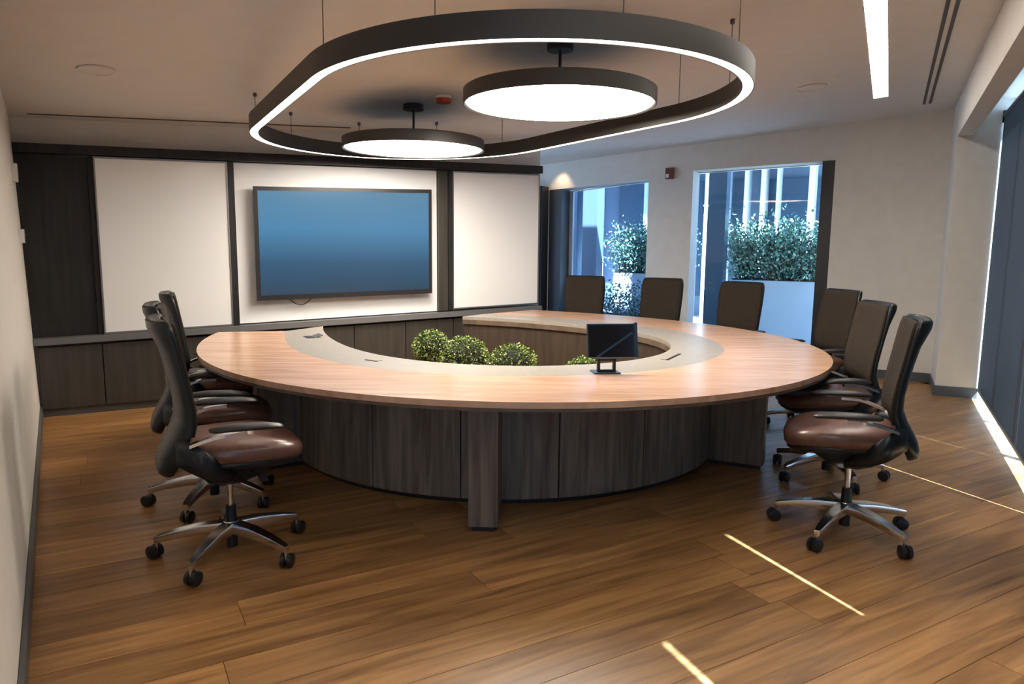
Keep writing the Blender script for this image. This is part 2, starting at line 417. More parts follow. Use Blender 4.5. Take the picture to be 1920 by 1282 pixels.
# tall veneer panel
t = thing('wall_panel', 'tall dark veneer wall panel in the corner left of the whiteboard', 'wall panel', Wz(-.27, .02, .65))
bm = BM(); wbox(bm, -.485, -.055, .0, .03, -.774, .70); to_wall(bm); obj('panel_face', bm, dwood, t, True)
bm = BM(); wbox(bm, -.05, -.012, .0, .06, -.774, .70); bevel(bm, .002); obj('panel_edge', bm, dwood, t, True)
# whiteboards
def board(s0, s1, h0, h1, label):
    t = thing('whiteboard', label, 'whiteboard', W((s0+s1)/2, .04, h0))
    bm = BM(); wbox(bm, s0+.012, s1-.012, .062, .078, h0+.012, h1-.012); obj('writing_surface', bm, wb_m, t, True)
    bm = BM()
    for q in ((s0, s1, h0, h0+.014), (s0, s1, h1-.014, h1), (s0, s0+.012, h0+.014, h1-.014), (s1-.012, s1, h0+.014, h1-.014)):
        wbox(bm, q[0], q[1], .055, .085, q[2], q[3])
    obj('board_frame', bm, alu, t, True)
board(-.008, 1.03, -.772, .700, 'large white sliding whiteboard left of the wall display')
board(3.255, 4.335, -.755, .700, 'white sliding whiteboard right of the wall display')
# white back panel
bm = BM(); wbox(bm, 1.085, 3.09, .005, .035, -.765, .700); bevel(bm, .002)
prop(obj('back_panel', bm, bp_m), 'bright white back panel behind the wall display', 'wall panel')
bm = BM(); wbox(bm, 1.032, 1.083, .0, .09, -.775, .700); bevel(bm, .002)
prop(obj('divider_post', bm, dwood), 'thin dark upright between left whiteboard and white back panel', 'post')
t = thing('divider_post', 'wider dark upright between white back panel and right whiteboard', 'post', W(3.17, .04, -.765))
bm = BM(); wbox(bm, 3.095, 3.20, .0, .075, -.765, .700); bevel(bm, .002); obj('post_face', bm, cwood, t, True)
bm = BM(); wbox(bm, 3.203, 3.25, .0, .095, -.765, .700); bevel(bm, .002); obj('post_edge', bm, dwood, t, True)
# ledge
bm = BM(); wbox(bm, -.49, 4.36, -.0, .13, -.830, -.776); to_wall(bm)
prop(obj('counter_ledge', bm, ledge_m), 'long grey ledge running under the whiteboards and display', 'ledge')
# base cabinets
names = ['in the corner by the left wall', 'second from the left wall', 'third from the left wall', 'fourth from the left wall', 'fifth from the left wall', 'sixth from the left wall', 'seventh from the left wall', 'eighth from the left wall', 'at the right end of the display wall']
edges = [-.49]+[-.03+.548*k for k in range(0, 8)]+[4.355]
for i in range(9):
    s0, s1 = edges[i], edges[i+1]
    t = thing('base_cabinet', 'dark base cabinet '+names[i]+', under the ledge', 'cabinet', Wz((s0+s1)/2, .04, 0), 0, 'base cabinets under the ledge')
    zb = .072
    bm = BM()
    p = [Wz(s0+.001, 0, zb), Wz(s1-.001, 0, zb), Wz(s1-.001, .07, zb), Wz(s0+.001, .07, zb), W(s0+.001, 0, -.832), W(s1-.001, 0, -.832), W(s1-.001, .07, -.832), W(s0+.001, .07, -.832)]
    hexa(bm, p); obj('carcass', bm, dwood, t, True)
    bm = BM()
    p = [Wz(s0+.005, .07, zb), Wz(s1-.005, .07, zb), Wz(s1-.005, .088, zb), Wz(s0+.005, .088, zb), W(s0+.005, .07, -.855), W(s1-.005, .07, -.855), W(s1-.005, .088, -.855), W(s0+.005, .088, -.855)]
    hexa(bm, p); bevel(bm, .002); obj('door', bm, cwood, t, True)
    bm = BM(); hexa(bm, [Wz(s0, 0, 0), Wz(s1, 0, 0), Wz(s1, .05, 0), Wz(s0, .05, 0), Wz(s0, 0, zb-.001), Wz(s1, 0, zb-.001), Wz(s1, .05, zb-.001), Wz(s0, .05, zb-.001)])
    obj('toe_kick', bm, skirt, t, True)
# tall cabinet in the niche beyond the display wall
t = thing('tall_cabinet', 'tall dark cabinet in the niche between display wall and far left window', 'cabinet', P(-4.55, 8.95))
bm = BM(); ubox(bm, -4.9, -4.215, 8.86, 9.068, 0, CH+.815); obj('carcass', bm, dwood, t, True)
bm = BM(); ubox(bm, -4.88, -4.235, 8.84, 8.859, .08, CH-.70); bevel(bm, .002); obj('door', bm, cwood, t, True)
bm = BM(); ubox(bm, -4.88, -4.235, 8.84, 8.859, CH-.69, CH+.80); bevel(bm, .002); obj('door', bm, cwood, t, True)

# display
def zrel(s, h): return h
t = thing('wall_display', 'large flat wall display with thin black frame and blue screen', 'television', W(2.11, .13, -.50))
TVc = [(1.235, -.523, .517), (2.987, -.494, .570)]
def tq(s0, s1, d0, d1, ta, tb):
    """box between two heights given as fraction of the display height"""
    L = []
    for fr in (ta, tb):
        for s_, d_ in ((s0, d0), (s1, d0), (s1, d1), (s0, d1)):
            k = (s_-1.235)/(2.987-1.235); lo = -.523+k*.029; hi = .517+k*.053
            p = W(s_, d_, 0); p.z = CH+lo+(hi-lo)*fr; L.append(p)
    return L
bm = BM(); hexa(bm, tq(1.27, 2.95, .055, .115, .05, .95)); bevel(bm, .004); obj('rear_housing', bm, tvb, t, True)
bm = BM()
for q in ((1.235, 2.987, 0, .045), (1.235, 2.987, .965, 1), (1.235, 1.270, .045, .965), (2.955, 2.987, .045, .965)):
    hexa(bm, tq(q[0], q[1], .115, .145, q[2], q[3]))
obj('bezel', bm, tvb, t, True)
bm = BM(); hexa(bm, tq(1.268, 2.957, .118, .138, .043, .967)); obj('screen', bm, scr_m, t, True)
bm = BM(); hexa(bm, tq(1.7, 2.5, .036, .056, .3, .7)); obj('wall_mount', bm, black_m, t, True)
bm = BM()
pts = []
for k in range(13):
    a = k/12; p = W(1.50+.28*a, .10, -.515-.10*math.sin(pi*a)); pts.append(p)
tube(bm, pts, .005, 6); obj('cable', bm, black_m, t, True, smooth=True)

# ================================================================== TABLE
TC = Vector((-.06, 5.45, 0)); ZT = .75
def pv(k, x):
    r_ = 0
    for c in k: r_ = r_*x+c
    return r_
KO = [0.2322, 1.1203, -0.0485, -0.8395, 0.0046, 2.3452]
KI = [-0.1937, 1.0556, 0.2854, -0.7496, -0.118, 1.3214]
MT = [(-189, 1.80), (-180, 1.70), (-170, 1.62), (-155, 1.58), (-140, 1.575), (-120, 1.60), (-100, 1.63), (-80, 1.65), (-60, 1.665), (-40, 1.655), (-20, 1.635), (0, 1.60), (21, 1.56), (45, 1.52), (60, 1.56), (80, 1.72), (97, 1.93)]
def ro(a): return pv(KO, (a+50)/150)
def ri(a): return pv(KI, (a+50)/150)
def rm(a): return interp(MT, a)
def pol(r_, a, z=0): return Vector((TC.x+r_*math.cos(rad(a)), TC.y+r_*math.sin(rad(a)), z))
NS = 140
table = thing('conference_table', 'big horseshoe walnut conference table on a curved panelled drum base', 'table', TC)
def aO(t): return -184.4+267.6*t
def aM(t): return -189+286*t
def aI(t): return -203+308*t
def ribbon(fa, fb, z0, z1, mtop):
    bm = BM(); A_, B_ = [], []
    for i in range(NS+1):
        t = i/NS; A_.append(fa(t)); B_.append(fb(t))
    rings = [[Vector((a.x, a.y, z0)), Vector((b.x, b.y, z0)), Vector((b.x, b.y, z1)), Vector((a.x, a.y, z1))] for a, b in zip(A_, B_)]
    loft(bm, rings); return bm
fo = lambda t: pol(ro(aO(t)), aO(t)); fm = lambda t: pol(rm(aM(t)), aM(t)); fi = lambda t: pol(ri(aI(t)), aI(t))
bm = ribbon(fo, fm, ZT-.030, ZT, None); bevel(bm, .003, 1, 50)
obj('tabletop', bm, topw, table, True)
fo2 = lambda t: fo(t)+(fm(t)-fo(t)).normalized()*.006
bm = ribbon(fo2, fm, ZT-.048, ZT-.0305, None); obj('edge_build_up', bm, edgew, table, True)
bm = ribbon(fm, fi, ZT-.030, ZT-.0005, None); obj('inlay_band', bm, band_m, table, True)
fi2 = lambda t: fi(t)+(fm(t)-fi(t)).normalized()*.02
fi3 = lambda t: fi(t)+(fm(t)-fi(t)).normalized()*.045
bm = ribbon(fi2, fi3, .03, ZT-.0305, None); obj('inner_apron', bm, linerw, table, True)
fi4 = lambda t: fi(t)+(fm(t)-fi(t)).normalized()*-.0
# stepped lip inside the far rim
bm = ribbon(fi4, fi2, ZT-.075, ZT-.0305, None); obj('rim_lip', bm, edgew, table, True)
# drum panels
RD = 1.60
a = -98-4*20
while a < 60:
    bm = BM(); rings = []
    for k in range(7):
        aa = a+.16+(20-.32)*k/6
        rings.append([pol(RD-.03, aa, .035), pol(RD, aa, .035), pol(RD, aa, ZT-.05), pol(RD-.03, aa, ZT-.05)])
    loft(bm, rings); obj('base_panel', bm, drumw, table, True)
    a += 20
bm = BM(); rings = []
for k in range(61):
    aa = -178+240*k/60; rings.append([pol(RD-.05, aa, 0.0), pol(RD-.032, aa, 0.0), pol(RD-.032, aa, ZT-.06), pol(RD-.05, aa, ZT-.06)])
loft(bm, rings); obj('drum_core', bm, black_m, table, True)
def fin(ang, r0, r1, w_, lab=None):
    d = Vector((math.cos(rad(ang)), math.sin(rad(ang)), 0)); x = Vector((-d.y, d.x, 0)); h = w_/2
    p0, p1 = TC+d*r0, TC+d*r1
    bm = BM(); prism(bm, [p0-x*h, p1-x*h, p1+x*h, p0+x*h], .03, ZT-.05); bevel(bm, .003); o = obj('support_fin', bm, drumw, table, True)
    bm = BM(); prism(bm, [p0-x*(h-.02), p1-d*.02-x*(h-.02), p1-d*.02+x*(h-.02), p0+x*(h-.02)], 0, .029); obj('plinth', bm, black_m, o, True)
fin(-92.3, RD+.002, 1.99, .15); fin(-26.8, RD+.002, 1.95, .10); fin(-147.5, RD+.002, 1.87, .10); fin(36, RD+.002, 1.95, .10); fin(-178-6, RD-.02, 1.93, .10)
# cable ports in the inlay band
def port(p, ang, ln, wd):
    bm = BM(); R_ = Matrix.Rotation(rad(ang), 3, 'Z'); box(bm, (p[0], p[1], ZT+.0012), (ln, wd, .003), R_); o = obj('cable_port', bm, black_m, table, True)
    bm = BM(); box(bm, Vector((p[0], p[1], ZT+.0016))+R_ @ Vector((0, wd*.5+.02, 0)), (ln, .035, .0035), R_); obj('port_flap', bm, band_m, o, True)
port((1.05, 4.55), 62, .30, .014); port((-.86, 4.28), -35, .10, .012)
bm = BM(); box(bm, (-1.545, 5.36, ZT+.0012), (.13, .06, .003), Matrix.Rotation(rad(-60), 3, 'Z')); o = obj('cable_port', bm, black_m, table, True)
bm = BM(); box(bm, (-1.49, 5.40, ZT+.010), (.13, .05, .003), Matrix.Rotation(rad(-60), 3, 'Z') @ Matrix.Rotation(rad(18), 3, 'X')); obj('port_flap', bm, alu, o, True)

# tablet on stand
tb = thing('tablet_display', 'black tablet on a small square stand on the table inlay', 'tablet', (.53, 3.93, ZT), rad(8))
Rt = Matrix.Rotation(rad(-14), 3, 'X')
bm = BM(); box(bm, (0, .02, .004), (.15, .11, .007)); bevel(bm, .003); obj('stand_base', bm, navy, tb)
bm = BM()
for q in (((-.045, 0, .045), (.016, .02, .075)), ((.045, 0, .045), (.016, .02, .075)), ((0, 0, .014), (.10, .02, .014)), ((0, 0, .078), (.10, .02, .014))): box(bm, q[0], q[1])
bevel(bm, .002); obj('stand_ring', bm, black_m, tb)
bm = BM(); box(bm, (.03, .012, .182), (.278, .012, .190), Rt); bevel(bm, .004, 2); o = obj('case', bm, navy, tb)
bm = BM(); box(bm, (.026, .0045, .182), (.258, .003, .178), Rt); obj('screen', bm, screenb, tb)
bm = BM(); box(bm, (.045, -.001, .160), (.25, .004, .012), Rt @ Matrix.Rotation(rad(-33), 3, 'Y')); obj('diagonal_strip', bm, navy, tb)  # narrow raised navy strip running diagonally across the tablet
bm = BM(); box(bm, (.172, .016, .182), (.014, .03, .200), Rt); bevel(bm, .003); obj('side_grip', bm, navy, tb)

# ================================================================== TOPIARY BALLS
def leaf_cluster(bm, c, rx, ry, rz_, n, size, nm, seed, zmin=-1, shell_=.9, jit=.12, weights=None):
    rnd = random.Random(seed)
    for i in range(n):
        z = rnd.uniform(zmin, 1); a = rnd.uniform(0, 2*pi); q = math.sqrt(max(0, 1-z*z))
        nrm = Vector((q*math.cos(a), q*math.sin(a), z)); k = shell_+rnd.uniform(-jit, jit)
        p = Vector(c)+Vector((nrm.x*rx, nrm.y*ry, nrm.z*rz_))*k
        ax = Vector((rnd.uniform(-1, 1), rnd.uniform(-1, 1), rnd.uniform(-1, 1))).normalized()
        t1 = (nrm*.7+ax).normalized(); t2 = t1.cross(Vector((rnd.uniform(-1, 1), rnd.uniform(-1, 1), rnd.uniform(-1, 1)))).normalized()
        s_ = size*rnd.uniform(.7, 1.3)
        vs = [bm.verts.new(p), bm.verts.new(p+t1*s_*.5+t2*s_*.35), bm.verts.new(p+t1*s_), bm.verts.new(p+t1*s_*.5-t2*s_*.35)]
        f = bm.faces.new(vs); f.material_index = rnd.choices(range(nm), weights)[0] if weights else rnd.randrange(nm)
def topiary(x, y, zc, r_, label, seed):
    t = thing('topiary_ball', label, 'topiary', (x, y, 0), 0, 'round topiary balls inside the table')
    zp_ = zc-r_*1.02
    bm = BM(); lathe(bm, [(.11, 0), (.15, .01), (.17, max(.05, zp_-.06)), (.16, max(.06, zp_-.06)), (.155, max(.03, zp_-.08))], 28); obj('pot', bm, pot_m, t, smooth=True)
    bm = BM(); lathe(bm, [(.152, zp_-.085), (.152, zp_-.075)], 24); obj('soil', bm, soil_m, t)
    bm = BM(); tube(bm, [(0, 0, zp_-.08), (.01, 0, zc)], .012, 8); obj('stem', bm, soil_m, t)
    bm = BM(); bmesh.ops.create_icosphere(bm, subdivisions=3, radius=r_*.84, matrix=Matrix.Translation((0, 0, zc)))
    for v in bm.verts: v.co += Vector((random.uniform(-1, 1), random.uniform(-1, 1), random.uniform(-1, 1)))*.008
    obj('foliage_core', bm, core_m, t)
    bm = BM(); leaf_cluster(bm, (0, 0, zc), r_, r_, r_, 3600, .019, 4, seed, weights=(4, 5, 4, 2))
    prop(obj('leaves', bm, leafs, t, recalc=False), kind='stuff')
topiary(-.715, 6.27, .54, .165, 'green topiary ball farthest left inside the table opening, set farther back', 1)
topiary(-.385, 5.72, .52, .205, 'round green topiary ball in the middle of the left three', 2)
topiary(.012, 5.50, .49, .205, 'wide green topiary ball third from the left, nearer the tablet', 3)
topiary(.545, 5.30, .46, .165, 'green topiary ball almost hidden behind the tablet', 4)

# ================================================================== OFFICE CHAIR
def make_chair():
    t = thing('office_chair', 'x', 'chair')
    # seat cushion : superellipse lofted in z
    def sup(cx, cy, hx, hy, z, n=28, e=3.2, tap=0):
        L = []
        for k in range(n):
            a = 2*pi*k/n; c_, s_ = math.cos(a), math.sin(a)
            x = math.copysign(abs(c_)**(2/e), c_)*hx; y = math.copysign(abs(s_)**(2/e), s_)*hy
            yy = y/hy; x *= 1-tap*max(0, -yy)
            zz = z-.030*max(0, yy)**3 + .016*max(0, -yy)**2+.010*(abs(x)/hx)**2
            L.append(Vector((cx+x, cy+y, zz)))
        return L
    bm = BM()
    rings = [sup(0, .05, .19, .20, .482, tap=.1), sup(0, .05, .238, .248, .487, tap=.12), sup(0, .05, .258, .268, .508, tap=.12), sup(0, .05, .262, .272, .535, tap=.12), sup(0, .05, .252, .262, .560, tap=.12), sup(0, .05, .218, .228, .574, tap=.1), sup(0, .05, .13, .14, .580, tap=.1), sup(0, .05, .03, .03, .578)]
    loft(bm, rings); obj('seat', bm, leather, t, smooth='all')
    bm = BM(); rings = [sup(0, .04, .12, .14, .44), sup(0, .04, .20, .21, .456, tap=.1), sup(0, .05, .240, .252, .476, tap=.12), sup(0, .05, .240, .252, .490, tap=.12)]
    loft(bm, rings); obj('seat_pan', bm, shell, t, smooth='all')
    # backrest
    prof = [(1.124, -.272, .180, -.020), (1.130, -.262, .198, -.040), (1.118, -.254, .212, -.056), (1.09, -.247, .222, -.060), (1.05, -.240, .228, -.050), (1.00, -.232, .230, -.036), (.92, -.218, .230, -.030), (.84, -.203, .227, -.03), (.76, -.190, .223, -.03), (.69, -.184, .216, -.034), (.63, -.196, .208, -.044), (.58, -.212, .195, -.056), (.53, -.230, .178, -.062), (.485, -.244, .155, -.060), (.455, -.252, .13, -.046), (.438, -.256, .09, -.025)]
    def backring(th0, th1, sc, inset=0):
        rr = []
        for i, (z, y, hx, tk) in enumerate(prof):
            hx = hx*sc; L = []; n_ = 10; tt = tk if th0 else 0
            for k in range(n_+1):     # front
                x = -hx+2*hx*k/n_; L.append(Vector((x, y+th1+.026*(x/.23)**2, z)))
            for k in range(n_, -1, -1):
                x = -hx+2*hx*k/n_; e_ = (1-(abs(x)/hx)**6); L.append(Vector((x, y+tt*(.35+.65*e_)+.026*(x/.23)**2, z)))
            rr.append(L)
        return rr
    bm = BM(); loft(bm, backring(-.030, .004, 1)); obj('back_shell', bm, shell, t, smooth='all')
    bm = BM(); rr = backring(.0, .020, .95)[2:11]
    loft(bm, rr); obj('backrest', bm, meshf, t, smooth='all')
    # yoke: two curved side plates sweeping from the lower back under the seat
    for sx in (-1, 1):
        bm = BM(); rings = []
        for k in range(9):
            q = k/8
            y = -.232+.262*q; zt_ = .610+.045*math.sin(pi*min(1, q*1.6))*(1-q)-.165*q**1.3; zb_ = .505-.130*q
            x = sx*(.180+.072*min(1, q*3)+.010*math.sin(pi*min(1, q*1.1))-.13*max(0, q-.45)**1.3/.42)
            rings.append([Vector((x-sx*.012, y, zb_)), Vector((x+sx*.004, y, zb_+.004)), Vector((x+sx*.008, y, (zt_+zb_)/2)), Vector((x+sx*.002, y, zt_)), Vector((x-sx*.012, y, zt_-.003))])
        loft(bm, rings); obj('back_yoke', bm, shell, t, smooth='all')
    # mechanism
    bm = BM()
    loft(bm, [[Vector((x*.5, y*.5-.0, .352)) for x, y in ((-.09, -.08), (.09, -.08), (.09, .08), (-.09, .08))], [Vector((x, y, .385)) for x, y in ((-.09, -.10), (.09, -.10), (.09, .10), (-.09, .10))], [Vector((x, y, .462)) for x, y in ((-.17, -.15), (.17, -.15), (.16, .20), (-.16, .20))]])
    bevel(bm, .006, 2); obj('tilt_mechanism', bm, shell, t)
    bm = BM(); tube(bm, [(.12, .08, .428), (.27, .10, .432)], [.006, .006], 8); box(bm, (.28, .10, .432), (.05, .03, .010)); obj('lever', bm, shell, t)
    # arms
    for sx in (-1, 1):
        bm = BM(); rings = []
        for q, wx, hz in ((0, .020, .006), (.06, .036, .012), (.3, .044, .016), (.7, .044, .016), (.94, .034, .012), (1, .018, .006)):
            y = -.110+.300*q; zc = .674+.006*math.sin(pi*q)-.012*q*q
            rings.append([Vector((sx*.292+wx*math.cos(a), y, zc+hz*math.sin(a))) for a in [2*pi*k/12 for k in range(12)]])
        loft(bm, rings); pad = obj('armrest', bm, padm, t, smooth='all')
        bm = BM(); rings = []
        for q in [k/8 for k in range(9)]:
            y = -.185+.225*q; z = .604+.044*math.sin(pi*.5*min(1, q*1.35)); x = sx*(.238+.050*min(1, q*1.6))
            rings.append([Vector((x-.016, y, z-.007)), Vector((x+.016, y, z-.007)), Vector((x+.016, y, z+.007)), Vector((x-.016, y, z+.007))])
        loft(bm, rings); bevel(bm, .002, 1); obj('arm_bracket', bm, chrome, pad, smooth=True)
    # column
    bm = BM(); lathe(bm, [(.026, .040), (.026, .112)], 20); obj('column_foot', bm, rubber, t, smooth=True)
    bm = BM(); lathe(bm, [(.027, .165), (.024, .20), (.0235, .24)], 20); obj('column_sleeve', bm, shell, t, smooth=True)
    bm = BM(); lathe(bm, [(.0145, .16), (.0145, .38)], 18); obj('gas_column', bm, chrome, t, smooth=True)
    bm = BM(); lathe(bm, [(.030, .108), (.040, .115), (.040, .150), (.032, .166)], 24); obj('base_hub', bm, chrome, t, smooth=True)
    # five spokes and casters
    for k in range(5):
        a = rad(90+72*k+16); d = Vector((math.cos(a), math.sin(a), 0)); x = Vector((-d.y, d.x, 0))
        bm = BM(); rings = []
        for q, hw, zt_, zb_ in ((0, .032, .162, .108), (.35, .031, .154, .108), (.7, .026, .132, .094), (.93, .020, .112, .078), (1, .015, .104, .076)):
            c_ = d*(.03+.31*q)
            rings.append([c_-x*hw*.7+Vector((0, 0, zb_)), c_+x*hw*.7+Vector((0, 0, zb_)), c_+x*hw+Vector((0, 0, (zt_+zb_)/2)), c_+x*hw*.8+Vector((0, 0, zt_)), c_-x*hw*.8+Vector((0, 0, zt_)), c_-x*hw+Vector((0, 0, (zt_+zb_)/2))])
        loft(bm, rings); bevel(bm, .002, 1); leg = obj('leg', bm, chrome, t, smooth=True)
        bm = BM(); c_ = d*.334
        tube(bm, [c_+Vector((0, 0, .040)), c_+Vector((0, 0, .092))], .008, 10); obj('caster_stem', bm, chrome, leg, smooth=True)
        bm = BM(); yaw = rad(random.uniform(0, 180)); ax = Vector((math.cos(yaw), math.sin(yaw), 0)); cc = c_+Vector((-ax.y, ax.x, 0))*.012+Vector((0, 0, .032))
        for sd_ in (-1, 1):
            o_ = ax*.016*sd_
            tube(bm, [cc+o_-ax*.011, cc+o_-ax*.008, cc+o_+ax*.008, cc+o_+ax*.011], [.027, .032, .032, .027], 20)
        tube(bm, [cc-ax*.01, cc+ax*.01], .018, 12)
        obj('caster', bm, rubber, leg, smooth=True)
    return t
proto = make_chair()
CH_ = [  # x, y, facing azimuth (deg clockwise from +y), label
 (-1.31, 3.19, 60, 'black and brown swivel chair at front left, nearest the left wall in the foreground', 0),
 (-1.68, 3.88, 66, 'brown-seat swivel chair at the left, middle of the three in a row', 1),
 (-2.03, 4.76, 64, 'brown-seat swivel chair at the left, farthest of the three, before the whiteboard', 2),
 (1.73, 3.52, -68, 'brown leather swivel chair at front right, nearest on the window side', 0),
 (2.04, 4.45, -86, 'swivel chair right of the table, middle of the three on the blind side', 1),
 (2.45, 5.72, -101, 'swivel chair at the right end of the table against the plain white wall', 2),
 (2.09, 6.80, -136, 'swivel chair behind the table in front of the big bright window', 3),
 (1.50, 7.45, -150, 'swivel chair behind the table in front of the white wall between windows', 4),
 (.76, 7.84, -164, 'swivel chair behind the table in front of the far left dim window', 0)]
BR = [0, 12, -20, -22, 10, 30, 5, 40, -15]
for i, (x, y, a, lab, sp_) in enumerate(CH_):
    o = proto if i == 0 else dup(proto)
    o.location = (x, y, 0); o.rotation_euler = (0, 0, -rad(a)); o['label'] = lab
    for ch in o.children:
        if ch.name.startswith('leg'): ch.rotation_euler = (0, 0, rad(BR[i]))
    o['group'] = 'swivel chairs around the conference table'

# ================================================================== CEILING FIXTURES
def disc(name, x, y, zb, r_, label, ch, cz_):
    t = thing(name, label, 'lamp', (x, y, zb), 0, 'round disc pendant lamps')
    bm = BM(); lathe(bm, [(r_-.022, .014), (r_-.008, .0), (r_, .002), (r_, ch), (r_-.01, ch+.006), (.001, ch+.006)], 96, cap=False)
    lathe(bm, [(r_-.022, .014), (.001, .04)], 96, cap=False); obj('shade', bm, lampm, t, smooth=True)
    bm = BM(); lathe(bm, [(r_-.024, .008), (r_-.024, .013)], 96); obj('diffuser', bm, glow_d, t)
    top = cz_-zb
    bm = BM(); tube(bm, [(0, 0, ch), (0, 0, top-.025)], .010, 10); obj('rod', bm, black_m, t, smooth=True)
    bm = BM(); lathe(bm, [(.055, top-.045), (.085, top-.045), (.085, top-.003), (.055, top-.003)], 32); obj('canopy', bm, black_m, t, smooth=True)
disc('disc_pendant', .291, 4.769, CH+.905, .623, 'larger bright disc pendant lamp, nearer one hanging inside the ring', .09, ceil_z(Vector((.291, 4.769, 0)))-.008)
disc('disc_pendant', -.845, 6.152, CH+.795, .593, 'smaller-looking far disc pendant lamp in front of the display', .082, ceil_z(Vector((-.845, 6.152, 0)))-.008)
# ring
ring = thing('ring_pendant', 'large dark racetrack ring pendant with glowing underside', 'lamp', (-.37, 5.24, CH+.92))
ca, cb = Vector((.083, 4.931, 0))*.89, Vector((-.892, 6.456, 0))*.89; Ra, Rb = 1.446*.89, 1.361*.89
dv = (cb-ca); Lr = dv.length; ux = dv/Lr; uy = Vector((-ux.y, ux.x, 0)); kk = (Ra-Rb)/Lr; th = math.acos(kk)
path = []
for i in range(65):
    a = th+(2*pi-2*th)*i/64; path.append((ca, a, Ra))
for i in range(65):
    a = -th+2*th*i/64; path.append((cb, a, Rb))
def rz_(p): return CH+.89+.02*(p.x*.885-p.y*.465)
def ringprof(prof_):
    rr = []
    for c_, a, R_ in path:
        n_ = ux*math.cos(a)+uy*math.sin(a); L = []
        for off, z in prof_:
            p = c_+n_*(R_+off); p = Vector((p.x, p.y, rz_(p)+z)); L.append(p)
        rr.append(L)
    rr.append(rr[0]); return rr
def ringmesh(prof_):
    bm = BM(); vs = [[bm.verts.new(p) for p in r_] for r_ in ringprof(prof_)[:-1]]; n_ = len(vs); m_ = len(prof_)
    for i in range(n_):
        a, b = vs[i], vs[(i+1) % n_]
        for k in range(m_): bm.faces.new([a[k], a[(k+1) % m_], b[(k+1) % m_], b[k]])
    return bm
obj('ring_housing', ringmesh([(0, .0), (0, .115), (-.066, .115), (-.066, .0), (-.060, .0), (-.060, .012), (-.006, .012), (-.006, .0)]), lampm, ring, True, smooth=True)
obj('ring_diffuser', ringmesh([(-.0065, .003), (-.0065, .0115), (-.0595, .0115), (-.0595, .003)]), glow_r, ring, True, smooth=True)
def cable(px, py, qx=None, qy=None):
    p = Vector((px, py, 0)); q = Vector((qx if qx is not None else px, qy if qy is not None else py, 0))
    bm = BM(); tube(bm, [q+Vector((0, 0, rz_(q)+.114)), p+Vector((0, 0, ceil_z(p)-.028))], .0028, 6); o = obj('suspension_wire', bm, wire_m, ring, True)
    bm = BM(); lathe(bm, [(.010, -.03), (.014, -.028), (.014, -.002)], 12, (p.x, p.y, ceil_z(p))); obj('wire_anchor', bm, wire_m, o, True)
for i in (2, 14, 27, 40, 54, 63, 72, 84, 97, 110, 122):
    c_, a, R_ = path[i]; n_ = ux*math.cos(a)+uy*math.sin(a); q = c_+n_*(R_-.035); cable(q.x, q.y)
bm = BM()
c_, a, R_ = path[84]; q = c_+(ux*math.cos(a)+uy*math.sin(a))*(R_-.035)
# linear recessed light
def ceilquad(bm, u0, u1, v0, v1, drop0, drop1):
    L = []
    for dz in (drop1, drop0):
        for u, v in ((u0, v0), (u1, v0), (u1, v1), (u0, v1)):
            p = P(u, v); L.append(p+Vector((0, 0, ceil_z(p)-dz)))
    hexa(bm, L)
t = thing('linear_ceiling_light', 'long straight white linear light recessed in the ceiling at right', 'lamp', P(-.175, 5, 2.87))
bm = BM(); ceilquad(bm, -.232, -.112, -2.5, 7.77, .002, .006); obj('diffuser', bm, glow_l, t, True)
bm = BM()
for q in ((-.240, -.233, -2.51, 7.78), (-.111, -.104, -2.51, 7.78), (-.233, -.111, 7.771, 7.78), (-.233, -.111, -2.51, -2.501)): ceilquad(bm, *q, .001, .009)
obj('trim', bm, whitep, t, True)
# slot diffuser (two dark slots)
t = thing('slot_diffuser', 'double black slot air diffuser in the ceiling beside the window drop', 'vent', P(.24, 4, 2.9))
for u in (.205, .258):
    bm = BM(); ceilquad(bm, u-.012, u+.012, .8, 8.50, .001, .004); obj('slot', bm, black_m, t, True)
bm = BM(); ceilquad(bm, .186, .276, .79, 8.51, .0002, .0009); obj('flange', bm, ceil_m, t, True)
# long thin slot along the display wall
t = thing('slot_diffuser', 'thin dark slot in the ceiling running above the whiteboards', 'vent', (-3, 6, 2.4))
def zc3(x, y): return Vector((x, y, ceil_z(Vector((x, y, 0)))))
bm = BM(); s0_, s1_ = Vector((-3.80, 5.72, 0)), Vector((-1.55, 6.93, 0)); nn = Vector((-.47, .88, 0))
L = []
for dz in (.004, .001):
    for q in (s0_, s1_, s1_+nn*.03, s0_+nn*.03): L.append(zc3(q.x, q.y)-Vector((0, 0, dz)))
hexa(bm, L); obj('slot', bm, black_m, t, True)
# speakers / detectors / sprinkler
def roundcap(name, x, y, r_, label, cat, m=ceil_m):
    p = zc3(x, y); t = thing(name, label, cat, p)
    R_ = Matrix.Rotation(math.atan(.076), 3, Vector((-.465, -.885, 0)))
    bm = BM(); lathe(bm, [(r_, -.002), (r_, -.010), (r_-.012, -.014), (r_-.016, -.009)], 40)
    for v in bm.verts: v.co = R_ @ v.co
    obj('rim', bm, m, t)
    bm = BM(); lathe(bm, [(r_-.017, -.003), (r_-.017, -.008)], 40)
    for v in bm.verts: v.co = R_ @ v.co
    obj('grille', bm, m, t); return t
roundcap('ceiling_speaker', -2.69, 4.75, .11, 'round flush ceiling speaker near the left wall', 'speaker')
roundcap('ceiling_speaker', 2.58, 6.406, .125, 'round flush ceiling speaker in front of the bright window', 'speaker')
roundcap('ceiling_speaker', -.078, 5.50, .12, 'round flush ceiling speaker above the disc lamp', 'speaker')
p = zc3(-.573, 5.961)
t = thing('smoke_detector', 'small ceiling detector with a red collar between the disc lamps', 'detector', p)
